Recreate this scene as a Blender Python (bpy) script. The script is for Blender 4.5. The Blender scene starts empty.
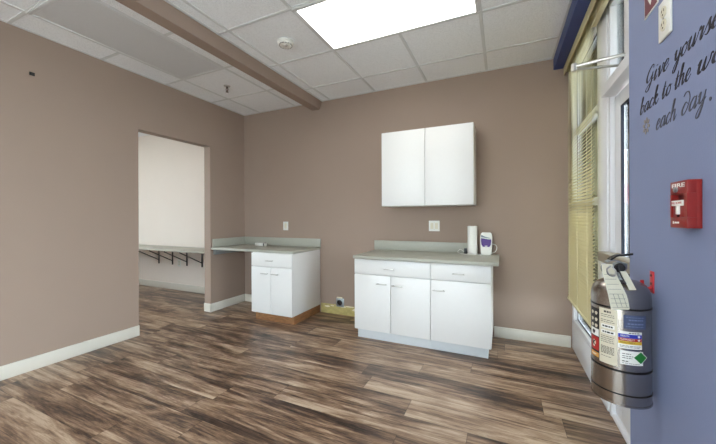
import bpy, bmesh, math, random
from mathutils import Vector, Matrix
random.seed(7)
S = bpy.context.scene
COL = S.collection
H, D, L = 2.6956, 3.4478, 3.4096
PI = math.pi

# ------------------------------------------------------------------ materials
def new_mat(name):
    m = bpy.data.materials.new(name); m.use_nodes = True
    nt = m.node_tree
    return m, nt, nt.nodes['Principled BSDF']

def N(nt, kind, **kw):
    n = nt.nodes.new(kind)
    for k, v in kw.items():
        if k in n.inputs: n.inputs[k].default_value = v
        else: setattr(n, k, v)
    return n

def srgb(r, g, b):
    f = lambda c: (c/255/12.92) if c/255 <= .04045 else ((c/255+.055)/1.055)**2.4
    return (f(r), f(g), f(b), 1)

def mat(name, rgb, rough=.5, metal=0, noise=0, scale=30, bump=0, bscale=200, spec=.5, coat=0, stretch=None):
    """plain material with a little procedural variation"""
    m, nt, p = new_mat(name)
    c = srgb(*rgb)
    p.inputs['Roughness'].default_value = rough
    p.inputs['Metallic'].default_value = metal
    p.inputs['Specular IOR Level'].default_value = spec
    p.inputs['Coat Weight'].default_value = coat
    tc = N(nt, 'ShaderNodeTexCoord')
    src = tc.outputs['Object']
    if stretch:
        mp = N(nt, 'ShaderNodeMapping', Scale=stretch)
        nt.links.new(src, mp.inputs['Vector']); src = mp.outputs['Vector']
    nz = N(nt, 'ShaderNodeTexNoise', Scale=scale, Detail=4.0)
    nt.links.new(src, nz.inputs['Vector'])
    mx = N(nt, 'ShaderNodeMix', data_type='RGBA')
    a = tuple(max(0, x*(1-noise)) for x in c[:3])+(1,)
    b = tuple(min(1, x*(1+noise)) for x in c[:3])+(1,)
    mx.inputs[6].default_value = a; mx.inputs[7].default_value = b
    nt.links.new(nz.outputs['Fac'], mx.inputs[0])
    nt.links.new(mx.outputs[2], p.inputs['Base Color'])
    if bump:
        n2 = N(nt, 'ShaderNodeTexNoise', Scale=bscale, Detail=3.0)
        nt.links.new(src, n2.inputs['Vector'])
        bp = N(nt, 'ShaderNodeBump', Strength=bump, Distance=.002)
        nt.links.new(n2.outputs['Fac'], bp.inputs['Height'])
        nt.links.new(bp.outputs['Normal'], p.inputs['Normal'])
    return m

def emit(name, rgb, strength):
    m, nt, p = new_mat(name)
    p.inputs['Base Color'].default_value = srgb(*rgb)
    p.inputs['Emission Color'].default_value = srgb(*rgb)
    p.inputs['Emission Strength'].default_value = strength
    return m

def glass_mat():
    m, nt, p = new_mat('window_glass')
    nt.nodes.remove(p)
    t = N(nt, 'ShaderNodeBsdfTransparent'); t.inputs[0].default_value = (.93, .96, .96, 1)
    g = N(nt, 'ShaderNodeBsdfGlossy', Roughness=.02)
    fr = N(nt, 'ShaderNodeFresnel', IOR=1.35)
    mx = N(nt, 'ShaderNodeMixShader')
    nt.links.new(fr.outputs[0], mx.inputs[0]); nt.links.new(t.outputs[0], mx.inputs[1]); nt.links.new(g.outputs[0], mx.inputs[2])
    nt.links.new(mx.outputs[0], nt.nodes['Material Output'].inputs['Surface'])
    return m

def floor_mat():
    m, nt, p = new_mat('plank_floor')
    lk = nt.links.new
    def math_(op, a, b=None):
        n = N(nt, 'ShaderNodeMath', operation=op)
        for i, v in enumerate((a, b)):
            if v is None: continue
            if isinstance(v, (int, float)): n.inputs[i].default_value = v
            else: lk(v, n.inputs[i])
        return n.outputs[0]
    tc = N(nt, 'ShaderNodeTexCoord')
    sx = N(nt, 'ShaderNodeSeparateXYZ'); lk(tc.outputs['Object'], sx.inputs[0])
    x, y = sx.outputs[0], sx.outputs[1]
    W, LEN = .18, 1.22
    yy = math_('DIVIDE', math_('ADD', y, 10.035), W)
    row = math_('FLOOR', yy)
    wn = N(nt, 'ShaderNodeTexWhiteNoise', noise_dimensions='1D'); lk(row, wn.inputs['W'])
    xx = math_('DIVIDE', math_('ADD', math_('ADD', x, 20), math_('MULTIPLY', wn.outputs['Value'], LEN)), LEN)
    col = math_('FLOOR', xx)
    cb = N(nt, 'ShaderNodeCombineXYZ'); lk(row, cb.inputs[0]); lk(col, cb.inputs[1])
    w2 = N(nt, 'ShaderNodeTexWhiteNoise', noise_dimensions='2D'); lk(cb.outputs[0], w2.inputs['Vector'])
    rnd = w2.outputs['Value']
    # grain: stretched along the plank, shifted per plank
    off = N(nt, 'ShaderNodeCombineXYZ')
    lk(math_('MULTIPLY', rnd, 37.0), off.inputs[0]); lk(math_('MULTIPLY', rnd, 91.0), off.inputs[1]); lk(math_('MULTIPLY', rnd, 13.0), off.inputs[2])
    ad = N(nt, 'ShaderNodeVectorMath', operation='ADD'); lk(tc.outputs['Object'], ad.inputs[0]); lk(off.outputs[0], ad.inputs[1])
    def grain(sc, scale, detail, rough, dist=0):
        mp = N(nt, 'ShaderNodeMapping', Scale=sc); lk(ad.outputs[0], mp.inputs['Vector'])
        nz = N(nt, 'ShaderNodeTexNoise', Scale=scale, Detail=detail, Roughness=rough, Distortion=dist); lk(mp.outputs[0], nz.inputs['Vector'])
        return nz.outputs['Fac']
    g1 = grain((.8, 8, 1), 1.1, 9, .7, 1.2)       # broad dark and light streaks
    g2 = grain((4, 70, 1), 1.6, 6, .72, .3)      # fine grain
    g3 = grain((2.2, 5, 1), 1.6, 3, .5)          # blotches
    g5 = grain((1.6, 26, 1), 1.2, 5, .7, .4)
    g4 = grain((14, 160, 1), 2.0, 2, .6)
    v = math_('ADD', math_('MULTIPLY', g1, 1.45), math_('MULTIPLY', g2, .55))
    v = math_('ADD', v, math_('MULTIPLY', g3, .45))
    v = math_('ADD', v, math_('MULTIPLY', g4, .16))
    v = math_('ADD', v, math_('MULTIPLY', rnd, .16))
    v = math_('ADD', math_('MULTIPLY', math_('ADD', v, math_('MULTIPLY', g5, .5)), 1.12), -1.28)
    cr = N(nt, 'ShaderNodeValToRGB'); lk(v, cr.inputs[0])
    e = cr.color_ramp.elements
    e[0].position = .22; e[0].color = srgb(46, 36, 31)
    e[1].position = .86; e[1].color = srgb(192, 170, 147)
    for pos, c in ((.36, (80, 61, 50)), (.5, (116, 92, 74)), (.62, (148, 121, 98)), (.73, (168, 144, 121))):
        k = cr.color_ramp.elements.new(pos); k.color = srgb(*c)
    # seams
    fy = math_('FRACT', yy); fx = math_('FRACT', xx)
    dy = math_('MULTIPLY', math_('MINIMUM', fy, math_('SUBTRACT', 1.0, fy)), W)
    dx = math_('MULTIPLY', math_('MINIMUM', fx, math_('SUBTRACT', 1.0, fx)), LEN)
    dm = math_('MINIMUM', dy, dx)
    seam = N(nt, 'ShaderNodeMapRange'); lk(dm, seam.inputs['Value'])
    seam.inputs['From Min'].default_value = .0008; seam.inputs['From Max'].default_value = .0026
    seam.inputs['To Min'].default_value = .45; seam.inputs['To Max'].default_value = 1
    mx = N(nt, 'ShaderNodeMix', data_type='RGBA', blend_type='MULTIPLY'); mx.inputs[0].default_value = 1
    lk(cr.outputs[0], mx.inputs[6]); lk(seam.outputs[0], mx.inputs[7])
    lk(mx.outputs[2], p.inputs['Base Color'])
    rr = N(nt, 'ShaderNodeMapRange'); lk(g2, rr.inputs['Value']); rr.inputs['To Min'].default_value = .26; rr.inputs['To Max'].default_value = .42
    lk(rr.outputs[0], p.inputs['Roughness'])
    p.inputs['Specular IOR Level'].default_value = .55
    bp = N(nt, 'ShaderNodeBump', Strength=.25, Distance=.0015)
    lk(math_('ADD', math_('MULTIPLY', g2, .5), seam.outputs[0]), bp.inputs['Height'])
    lk(bp.outputs['Normal'], p.inputs['Normal'])
    return m

def ceiling_mat():
    m, nt, p = new_mat('ceiling_tile')
    lk = nt.links.new
    tc = N(nt, 'ShaderNodeTexCoord')
    a = N(nt, 'ShaderNodeTexNoise', Scale=160.0, Detail=4.0, Roughness=.7); lk(tc.outputs['Object'], a.inputs['Vector'])
    b = N(nt, 'ShaderNodeTexVoronoi', Scale=95.0); lk(tc.outputs['Object'], b.inputs['Vector'])
    cr = N(nt, 'ShaderNodeValToRGB'); lk(a.outputs['Fac'], cr.inputs[0])
    cr.color_ramp.elements[0].position = .33; cr.color_ramp.elements[0].color = srgb(222, 224, 226)
    cr.color_ramp.elements[1].position = .52; cr.color_ramp.elements[1].color = srgb(250, 252, 254)
    lk(cr.outputs[0], p.inputs['Base Color'])
    p.inputs['Roughness'].default_value = .95; p.inputs['Specular IOR Level'].default_value = .1
    bp = N(nt, 'ShaderNodeBump', Strength=.5, Distance=.002); lk(a.outputs['Fac'], bp.inputs['Height'])
    lk(bp.outputs['Normal'], p.inputs['Normal'])
    return m

def slat_mat():
    m, nt, p = new_mat('blind_slat')
    p.inputs['Base Color'].default_value = srgb(204, 194, 152); p.inputs['Roughness'].default_value = .45
    t = N(nt, 'ShaderNodeBsdfTranslucent'); t.inputs[0].default_value = srgb(226, 216, 160)
    mx = N(nt, 'ShaderNodeMixShader'); mx.inputs[0].default_value = .06
    nz = N(nt, 'ShaderNodeTexNoise', Scale=6.0); mr = N(nt, 'ShaderNodeMapRange')
    nt.links.new(nz.outputs['Fac'], mr.inputs['Value']); mr.inputs['To Min'].default_value = .4; mr.inputs['To Max'].default_value = .55
    nt.links.new(mr.outputs[0], p.inputs['Roughness'])
    nt.links.new(p.outputs[0], mx.inputs[1]); nt.links.new(t.outputs[0], mx.inputs[2])
    nt.links.new(mx.outputs[0], nt.nodes['Material Output'].inputs['Surface'])
    return m

M = dict(
    floor=floor_mat(), tile=ceiling_mat(), glass=glass_mat(), slat=slat_mat(),
    taupe=mat('taupe_wall_paint', (157, 138, 125), .75, noise=.03, scale=3, bump=.12, bscale=260, spec=.3),
    cream=mat('cream_wall_paint', (244, 235, 226), .75, noise=.02, scale=3, bump=.1, bscale=260, spec=.3),
    peri=mat('periwinkle_wall_paint', (134, 145, 180), .6, noise=.05, scale=4, bump=.15, bscale=220, spec=.35),
    navy=mat('navy_paint', (52, 70, 128), .5, noise=.05, scale=8, bump=.1, bscale=200),
    base=mat('white_baseboard_paint', (216, 212, 201), .45, noise=.02),
    grid=mat('ceiling_grid_paint', (218, 220, 220), .5, noise=.02),
    white=mat('white_laminate', (230, 230, 228), .35, noise=.01),
    kickw=mat('toe_kick_white', (214, 219, 222), .45, noise=.02),
    counter=mat('grey_green_laminate', (170, 170, 158), .4, noise=.06, scale=120),
    chrome=mat('brushed_nickel', (196, 194, 190), .3, 1, noise=.03),
    ply=mat('raw_plywood', (146, 102, 64), .7, noise=.6, scale=16, bump=.3, bscale=90, stretch=(1, 1, 4)),
    torn=mat('torn_drywall_paper', (186, 172, 112), .9, noise=.4, scale=22, bump=.8, bscale=60),
    plaster=mat('bare_plaster', (228, 218, 190), .9, noise=.15, scale=40, bump=.5, bscale=80),
    plastic=mat('white_plastic', (234, 234, 228), .4, noise=.01),
    ivory=mat('ivory_plastic', (226, 220, 200), .4, noise=.02),
    hole=mat('dark_slot', (30, 28, 26), .7, noise=.1),
    grey=mat('grey_plastic', (128, 140, 150), .5, noise=.05),
    steel=mat('galvanised_steel', (168, 176, 180), .42, .8, noise=.12, scale=60),
    brass=mat('dull_bronze', (104, 98, 90), .4, .9, noise=.1),
    black=mat('black_plastic', (26, 27, 30), .4, noise=.1),
    iron=mat('black_steel', (44, 42, 42), .5, .4, noise=.1),
    alu=mat('white_aluminium_frame', (226, 227, 230), .35, .0, noise=.01),
    barshade=mat('taupe_shade_on_metal', (150, 140, 120), .4, .1, noise=.05),  # taupe stands in for shade on the white push bar's room side
    gasket=mat('black_gasket', (34, 42, 58), .5, noise=.1),
    paper=mat('white_paper_towel', (236, 236, 230), .9, noise=.03, scale=60, bump=.5, bscale=160),
    card=mat('cardboard_core', (170, 140, 105), .9, noise=.1),
    purple=mat('purple_plastic', (66, 8, 118), .35, noise=.12, scale=25),
    red=mat('red_enamel', (140, 32, 27), .35, noise=.04),
    reddk=mat('dark_red_enamel', (120, 18, 20), .5, noise=.05),
    hookred=mat('red_bracket_paint', (200, 40, 50), .4, noise=.05),
    burg=mat('burgundy_sign_face', (112, 44, 58), .4, noise=.05),
    ink=mat('black_vinyl', (30, 31, 44), .5, noise=.1),
    inkgrey=mat('grey_vinyl', (72, 74, 88), .5, noise=.1),
    flower=mat('taupe_vinyl', (140, 132, 128), .6, noise=.15),
    inox=mat('stainless_steel', (166, 160, 154), .24, 1, noise=.06, scale=8, stretch=(1, 1, .2)),
    band=mat('dark_weld_groove', (30, 28, 28), .4, .5, noise=.1),
    tag=mat('cream_card', (230, 226, 204), .8, noise=.03),
    lblack=mat('black_label', (28, 26, 26), .5, noise=.1),
    lred=mat('red_label', (176, 40, 36), .5, noise=.1),
    lorange=mat('orange_label', (204, 148, 70), .5, noise=.05),
    lcream=mat('cream_label', (216, 208, 186), .6, noise=.03),
    lwhite=mat('white_label', (236, 236, 230), .6, noise=.02),
    lblue=mat('blue_label', (34, 52, 168), .5, noise=.03),
    lfaded=mat('faded_blue_label', (72, 82, 112), .5, noise=.1),
    lfaded2=mat('faded_blue_print', (112, 124, 156), .5, noise=.1),
    lyellow=mat('yellow_label', (214, 178, 40), .5, noise=.05),
    lgreen=mat('green_label', (24, 120, 42), .5, noise=.05),
    text=mat('label_print', (70, 66, 60), .7, noise=.1),
    lamp=emit('lit_diffuser', (255, 252, 246), 5.0),
    diffuser=mat('unlit_diffuser', (212, 213, 214), .35, noise=.03, scale=60, bump=.3, bscale=300),
    concrete=mat('sidewalk_concrete', (205, 203, 198), .9, noise=.1, scale=4),
    asphalt=mat('parking_asphalt', (88, 88, 92), .9, noise=.1, scale=6),
    stucco=mat('stucco_facade', (214, 206, 196), .9, noise=.05, scale=4),
    canopy=mat('brown_soffit_boards', (84, 66, 52), .7, noise=.25, scale=5, stretch=(8, 1, 1)),
    pink=mat('pink_awning_cloth', (222, 92, 130), .8, noise=.05),
    leaf=mat('hedge_leaves', (52, 84, 58), .8, noise=.5, scale=30),
)

# ------------------------------------------------------------------ mesh builder
class MB:
    def __init__(self): self.bm = bmesh.new()
    def _bev(self, verts, b, seg=2):
        if b <= 0: return
        es = list({e for v in verts for e in v.link_edges})
        bmesh.ops.bevel(self.bm, geom=es, offset=b, segments=seg, affect='EDGES', profile=.5)
    def box(self, x0, x1, y0, y1, z0, z1, bev=0, seg=2, rot=None):
        x0, x1 = sorted((x0, x1)); y0, y1 = sorted((y0, y1)); z0, z1 = sorted((z0, z1))
        mt = Matrix.Translation(((x0+x1)/2, (y0+y1)/2, (z0+z1)/2))
        if rot is not None: mt = mt @ rot
        mt = mt @ Matrix.Diagonal((x1-x0, y1-y0, z1-z0, 1))
        r = bmesh.ops.create_cube(self.bm, size=1, matrix=mt)
        self._bev(r['verts'], bev, seg); return self
    def cyl(self, a, b, r0, r1=None, seg=24):
        a, b = Vector(a), Vector(b); d = b-a
        q = d.to_track_quat('Z', 'Y').to_matrix().to_4x4()
        bmesh.ops.create_cone(self.bm, cap_ends=True, segments=seg, radius1=r0, radius2=r0 if r1 is None else r1,
                              depth=d.length, matrix=Matrix.Translation((a+b)/2) @ q)
        return self
    def sphere(self, c, r, sc=(1, 1, 1), u=20, v=12):
        bmesh.ops.create_uvsphere(self.bm, u_segments=u, v_segments=v, radius=r, matrix=Matrix.Translation(c) @ Matrix.Diagonal((*sc, 1)))
        return self
    def tube(self, pts, r, seg=10, smooth=4):
        pts = [Vector(p) for p in pts]
        if smooth and len(pts) > 2: pts = catmull(pts, smooth)
        rings = []
        up = Vector((0, 0, 1))
        for i, p in enumerate(pts):
            t = (pts[min(i+1, len(pts)-1)]-pts[max(i-1, 0)]).normalized()
            s = t.cross(up)
            if s.length < 1e-3: s = t.cross(Vector((1, 0, 0)))
            s.normalize(); n = s.cross(t)
            rr = r[i*(len(r)-1)//max(1, len(pts)-1)] if isinstance(r, (list, tuple)) else r
            rings.append([self.bm.verts.new(p+(s*math.cos(k*2*PI/seg)+n*math.sin(k*2*PI/seg))*rr) for k in range(seg)])
        for a, b in zip(rings, rings[1:]):
            for k in range(seg): self.bm.faces.new((a[k], a[(k+1) % seg], b[(k+1) % seg], b[k]))
        self.bm.faces.new(rings[0][::-1]); self.bm.faces.new(rings[-1]); return self
    def lathe(self, prof, c, seg=48, axis='z', ang=None):
        """prof: (radius, height) pairs along the axis through c"""
        rings = []
        for r, h in prof:
            ring = []
            for k in range(seg):
                a = 2*PI*k/seg
                p = (r*math.cos(a), r*math.sin(a), h)
                if axis == 'x': p = (h, r*math.cos(a), r*math.sin(a))
                if axis == 'y': p = (r*math.cos(a), h, r*math.sin(a))
                ring.append(self.bm.verts.new(Vector(c)+Vector(p)))
            rings.append(ring)
        for a, b in zip(rings, rings[1:]):
            for k in range(seg): self.bm.faces.new((a[k], a[(k+1) % seg], b[(k+1) % seg], b[k]))
        for ring in (rings[0], rings[-1]): self.bm.faces.new(ring)
        return self
    def prism(self, pts, vec):
        """closed polygon of 3D points extruded by vec"""
        vec = Vector(vec)
        a = [self.bm.verts.new(p) for p in pts]; b = [self.bm.verts.new(Vector(p)+vec) for p in pts]
        n = len(a)
        self.bm.faces.new(a[::-1]); self.bm.faces.new(b)
        for k in range(n): self.bm.faces.new((a[k], a[(k+1) % n], b[(k+1) % n], b[k]))
        return self
    def strip(self, la, lb, off):
        """ribbon between two rails, thickened by the offset function"""
        A = [self.bm.verts.new(p) for p in la]; B = [self.bm.verts.new(p) for p in lb]
        A2 = [self.bm.verts.new(Vector(p)+off(p)) for p in la]; B2 = [self.bm.verts.new(Vector(p)+off(p)) for p in lb]
        for i in range(len(A)-1):
            self.bm.faces.new((A[i], A[i+1], B[i+1], B[i])); self.bm.faces.new((A2[i], B2[i], B2[i+1], A2[i+1]))
            self.bm.faces.new((A[i], A2[i], A2[i+1], A[i+1])); self.bm.faces.new((B[i], B[i+1], B2[i+1], B2[i]))
        self.bm.faces.new((A[0], B[0], B2[0], A2[0])); self.bm.faces.new((A[-1], A2[-1], B2[-1], B[-1]))
        return self
    def mesh(self, m):
        for v in m.vertices: pass
        self.bm.from_mesh(m); return self
    def build(self, name, material, parent=None, loc=None, smooth=True, ang=32):
        bm = self.bm
        o0 = Vector(LOC[parent.name]) if parent else Vector(loc or (0, 0, 0))
        bmesh.ops.translate(bm, verts=bm.verts, vec=-o0)
        bmesh.ops.recalc_face_normals(bm, faces=bm.faces)
        me = bpy.data.meshes.new(name); bm.to_mesh(me); bm.free()
        if smooth:
            me.polygons.foreach_set('use_smooth', [True]*len(me.polygons))
            me.set_sharp_from_angle(angle=math.radians(ang))
        mats = material if isinstance(material, (list, tuple)) else [material]
        for x in mats: me.materials.append(x)
        o = bpy.data.objects.new(name, me); COL.objects.link(o)
        if parent: o.parent = parent
        else: o.location = o0
        LOC[o.name] = tuple(o0)
        return o
LOC = {}

def catmull(p, n):
    out = []
    for i in range(len(p)-1):
        p0 = p[i-1] if i else p[0]*2-p[1]; p1, p2 = p[i], p[i+1]
        p3 = p[i+2] if i+2 < len(p) else p[-1]*2-p[-2]
        for k in range(n):
            t = k/n
            out.append(.5*((2*p1)+(p2-p0)*t+(2*p0-5*p1+4*p2-p3)*t*t+(3*p1-p0-3*p2+p3)*t**3))
    out.append(p[-1]); return out

def tag(o, label, cat, group=None, kind=None):
    o['label'] = label; o['category'] = cat
    if group: o['group'] = group
    if kind: o['kind'] = kind
    return o
def thing(name, label, cat, loc, group=None):
    o = bpy.data.objects.new(name, None); COL.objects.link(o)
    o.location = loc; o.empty_display_size = .1; LOC[o.name] = tuple(loc)
    return tag(o, label, cat, group)
def struct(o, label=None, cat=None):
    o['kind'] = 'structure'
    if label: o['label'] = label; o['category'] = cat or o.name.split('_')[0]
    return o

def text_mesh(body, size, bold=0):
    cu = bpy.data.curves.new('lettering', 'FONT'); cu.body = body; cu.size = size; cu.offset = bold
    cu.align_x = 'CENTER'; cu.align_y = 'CENTER'; cu.extrude = .0003
    ob = bpy.data.objects.new('lettering', cu); COL.objects.link(ob)
    dg = bpy.context.evaluated_depsgraph_get(); dg.update()
    me = bpy.data.meshes.new_from_object(ob.evaluated_get(dg))
    bpy.data.objects.remove(ob); return me

# ------------------------------------------------------------------ camera
cam = bpy.data.cameras.new('camera'); co = bpy.data.objects.new('camera', cam); COL.objects.link(co)
cam.sensor_fit = 'HORIZONTAL'; cam.sensor_width = 36; cam.lens = 313.2/716*36
cam.shift_y = -(222-217.63)/716
cam.clip_start = .02
yaw, roll = .4324, -.0038
co.matrix_world = Matrix.Translation((0, 0, 1.2056)) @ Matrix.Rotation(yaw, 4, 'Z') @ Matrix.Rotation(PI/2, 4, 'X') @ Matrix.Rotation(roll, 4, 'Z')
S.camera = co

# ------------------------------------------------------------------ room shell
REAR = -2.6
HX = -7.6           # far side of the adjoining room
FY = 3.52           # back wall of the adjoining room
YO0, YO1, ZO = 1.9855, 2.8606, 2.127
b = MB().box(HX-.1, .80, REAR-.1, 3.65, -.12, 0)
struct(b.build('floor', M['floor']), 'dark and tan wood plank floor', 'floor')

ce = MB().box(HX-.1, .80, REAR-.1, 3.65, H, H+.1).build('ceiling', M['tile'])
struct(ce, 'white acoustic tile drop ceiling', 'ceiling')
g = MB()
BX0, BX1, BZ = -2.262, -2.092, 2.597
def bar_x(x0, x1, y): g.box(x0, x1, y-.012, y+.012, H-.005, H+.001, .001, 1)
def bar_y(x, y0, y1): g.box(x-.012, x+.012, y0, y1, H-.0053, H+.0007, .001, 1)
RY = [2.4364+.6096*k for k in range(-8, 2)]
LY = [2.267+.6096*k for k in range(-8, 2)]
for y in RY: bar_x(BX1, .44, y)
for y in LY: bar_x(-L, BX0, y)
for k in range(4): bar_y(-1.9709+.6096*k, REAR, D)
for x in (-3.108, -2.498): bar_y(x, REAR, D)
# wall angle
g.box(BX1, .44, D-.02, D, H-.004, H+.001); g.box(-L, BX0, D-.02, D, H-.004, H+.001)
g.box(-L, -L+.02, REAR, D, H-.0038, H+.001); g.box(BX1, BX1+.02, REAR, D, H-.0038, H+.001)
g.box(BX0-.02, BX0, REAR, D, H-.0038, H+.001); g.box(.425, .445, REAR, D, H-.0038, H+.001)
go = g.build('grid', M['grid'], ce)

b = MB().box(-L-.11, .80, D, 3.65, 0, H)
struct(b.build('wall_back', M['taupe']), 'taupe painted back wall', 'wall')
b = MB().box(-L-.11, -L, REAR, YO0, 0, H).box(-L-.11, -L, YO0, YO1, ZO, H).box(-L-.11, -L, YO1, FY, 0, H)
struct(b.build('wall_left', M['taupe']), 'taupe left wall with an open doorway', 'wall')
b = MB().box(.447, .80, .45, 1.543, 0, H).box(.447, .80, REAR, .45, 0, .3).box(.447, .80, REAR, .45, 2.45, H).box(.447, .80, REAR, -2.3, .3, 2.45)
struct(b.build('wall_right', M['peri']), 'periwinkle blue wall with script lettering', 'wall')
# rear wall: unseen wide window added behind the camera to let in daylight
b = MB().box(-L-.11, .80, REAR-.1, REAR, 0, .15).box(-L-.11, .80, REAR-.1, REAR, 2.4, H)
b.box(-L-.11, -3.0, REAR-.1, REAR, .15, 2.4).box(-.1, .80, REAR-.1, REAR, .15, 2.4)
struct(b.build('wall_rear', M['taupe']), 'taupe wall behind the viewer with an added wide window', 'wall')
b = MB()
for x in (-3.0, -2.05, -1.1, -.15): b.box(x, x+.05, REAR-.08, REAR-.02, .15, 2.4, .004)
b.box(-3.0, -.1, REAR-.08, REAR-.02, .15, .2, .004).box(-3.0, -.1, REAR-.08, REAR-.02, 2.35, 2.4, .004)
w = b.build('fill_window_rear', M['alu']); struct(w, 'wide window added behind the viewer for fill daylight', 'window')
MB().box(-2.99, -.11, REAR-.055, REAR-.047, .16, 2.39).build('glass', M['glass'], w)
b = MB()  # unseen side window, added to light the left wall and desk cabinet
for y in (-2.3, -1.4, -.5, .4): b.box(.70, .76, y, y+.05, .3, 2.45, .004)
b.box(.70, .76, -2.3, .45, .3, .35, .004).box(.70, .76, -2.3, .45, 2.4, 2.45, .004)
w = b.build('fill_window_side', M['alu']); struct(w, 'window added in the blue wall beside the viewer for fill daylight', 'window')
MB().box(.727, .733, -2.29, .44, .31, 2.44).build('glass', M['glass'], w)
# adjoining room
b = MB().box(HX-.1, -L-.11, FY, 3.65, 0, H)
struct(b.build('wall_far', M['cream']), 'cream wall of the room beyond the doorway', 'wall')
b = MB().box(HX-.1, HX, REAR, FY, 0, .8).box(HX-.1, HX, REAR, FY, 2.3, H).box(HX-.1, HX, REAR, -.6, .8, 2.3).box(HX-.1, HX, 2.9, FY, .8, 2.3)
struct(b.build('wall_far_left', M['cream']), 'cream outer wall of the room beyond', 'wall')
b = MB().box(HX-.1, -L-.11, REAR-.1, REAR, 0, H)
struct(b.build('wall_far_rear', M['cream']), 'cream rear wall of the room beyond', 'wall')
b = MB()  # out-of-view window, added to brighten the adjoining room
for y in (-.6, .55, 1.7, 2.85): b.box(HX-.07, HX-.02, y, y+.05, .8, 2.3, .004)
b.box(HX-.07, HX-.02, -.6, 2.9, .8, .85, .004).box(HX-.07, HX-.02, -.6, 2.9, 2.25, 2.3, .004)
w = b.build('fill_window_hall', M['alu']); struct(w, 'window added to bring daylight into the room beyond', 'window')
MB().box(HX-.05, HX-.042, -.59, 2.89, .81, 2.29).build('glass', M['glass'], w)

# baseboards
HB, TB = .106, .014
def skirt(name, x0, x1, y0, y1, label):
    b = MB().box(x0, x1, y0, y1, 0, HB, .004, 2)
    return struct(b.build(name, M['base']), label, 'baseboard')
skirt('baseboard_left', -L, -L+TB, REAR, YO0, 'white baseboard along the left wall before the doorway')
b = MB().box(-L, -L+TB, YO1-TB, D, 0, HB, .004).box(-L-.11, -L+TB, YO1-TB, YO1, 0, HB+.0005, .004)
struct(b.build('baseboard_doorway', M['base']), 'white baseboard wrapping the stub wall under the desk counter', 'baseboard')
skirt('baseboard_back', -.08, .568, D-TB, D, 'white baseboard on the back wall right of the cabinets')
skirt('baseboard_back_left', -L+TB, -2.74, D-TB, D, 'white baseboard on the back wall inside the kneehole')
skirt('baseboard_far', HX, -L-.11, FY-TB, FY, 'white baseboard in the room beyond the doorway')

# beam and blue soffit
b = MB().prism([(-2.238, REAR, BZ), (-2.127, REAR, BZ), (BX1, REAR, H), (-2.262, REAR, H)], (0, D-REAR, 0))
struct(b.build('trim_1', M['taupe']), 'taupe boxed beam crossing under the ceiling', 'beam')
b = MB().box(.44, .80, 1.543, D, 2.585, H, .003)
struct(b.build('trim_2', M['navy']), 'navy blue soffit above the window', 'soffit')
# bare strip where the baseboard was pulled off
b = MB().box(-2.115, -1.36, D-.004, D, 0, .118)
t = b.build('trim_3', M['torn']); struct(t, 'torn yellowish strip of bare wall where a baseboard is missing', 'wall strip')
b = MB()
for x, z, w_, h_ in ((-2.02, .085, .05, .022), (-1.95, .1, .03, .012), (-1.80, .1, .05, .02), (-1.62, .075, .06, .03), (-1.52, .1, .05, .03), (-1.45, .06, .03, .02), (-1.70, .11, .07, .012)):
    pts = []
    for k in range(9):
        a = 2*PI*k/9; rr = random.uniform(.65, 1.1)
        pts.append((x+w_*rr*math.cos(a), D-.004, z+h_*rr*math.sin(a)*.7))
    b.prism(pts, (0, -.003, 0))
b.build('plaster_patches', M['plaster'], t)

# ------------------------------------------------------------------ window wall on the right
X0 = .578
b = MB().box(X0, .70, 2.61, D, 0, .238, .003)
struct(b.build('wall_window', M['alu']), 'low white panel under the window', 'wall')
# window_1
b = MB()
b.box(X0, .66, 3.372, D-.002, .238, 2.585, .004)             # jamb at the back wall
b.box(.632, .66, 2.61, 2.64, .238, 2.585, .003)
b.box(X0+.002, .66, 2.612, 3.38, .238, .282, .004)
b.box(X0+.002, .66, 2.612, 3.38, 2.50, 2.585, .004)
w1 = b.build('window_1', M['alu']); struct(w1, 'tall shop window behind the slatted blind', 'window')
b = MB().box(.60, .65, 2.64, 3.372, 1.93, 1.99, .004).box(.60, .65, 2.64, 3.372, 1.29, 1.345, .004)
b.build('mullion', M['alu'], w1)
b = MB().box(.606, .612, 3.362, 3.372, .282, 2.5).box(.624, .630, 2.64, 2.648, .282, 2.5).box(.606, .612, 2.64, 3.372, .282, .292).box(.606, .612, 2.64, 3.372, 2.49, 2.5)
b.build('gasket', M['gasket'], w1)
MB().box(.617, .623, 2.635, 3.376, .275, 2.51).build('glass', M['glass'], w1)
# posts and door frame
b = MB().box(.585, .64, 2.402, 2.61, 0, 2.585, .006)
b.box(.604, .64, 2.38, 2.402, 0, 2.585)
b.box(.590, .64, 2.352, 2.38, 0, 2.585, .003)
b.box(.590, .64, 1.543, 1.60, 0, 2.585, .006)
b.box(.590, .64, 1.60, 2.352, 2.47, 2.585, .006)
fr = b.build('door_1', M['alu']); struct(fr, 'white metal framed glass entrance door', 'door')
b = MB().box(.545, .64, 1.57, 2.352, 1.925, 1.99, .008)
b.build('header', M['alu'], fr)
b = MB().box(.592, .68, 2.045, 2.118, 1.99, 2.47, .005)
b.build('transom_bar', M['alu'], fr)
b = MB().box(.625, .630, 1.6, 2.352, 1.99, 2.47); b.build('transom_glass', M['glass'], fr)
b = MB()
b.box(.612, .634, 2.252, 2.35, .035, 1.92, .004).box(.612, .634, 1.60, 1.70, .035, 1.92, .004)
b.box(.612, .634, 1.70, 2.252, .035, .26, .004).box(.612, .634, 1.70, 2.252, 1.84, 1.92, .004)
b.build('door_leaf', M['alu'], fr)
b = MB()
for y in (2.2465, 1.70): b.box(.614, .629, y, y+.006, .26, 1.84)
b.box(.614, .629, 1.70, 2.25, 1.834, 1.84).box(.614, .629, 1.70, 2.25, .26, .266)
b.build('gasket', M['gasket'], fr)
MB().box(.6292, .6325, 1.705, 2.248, .265, 1.835).build('door_glass', M['glass'], fr)
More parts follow.
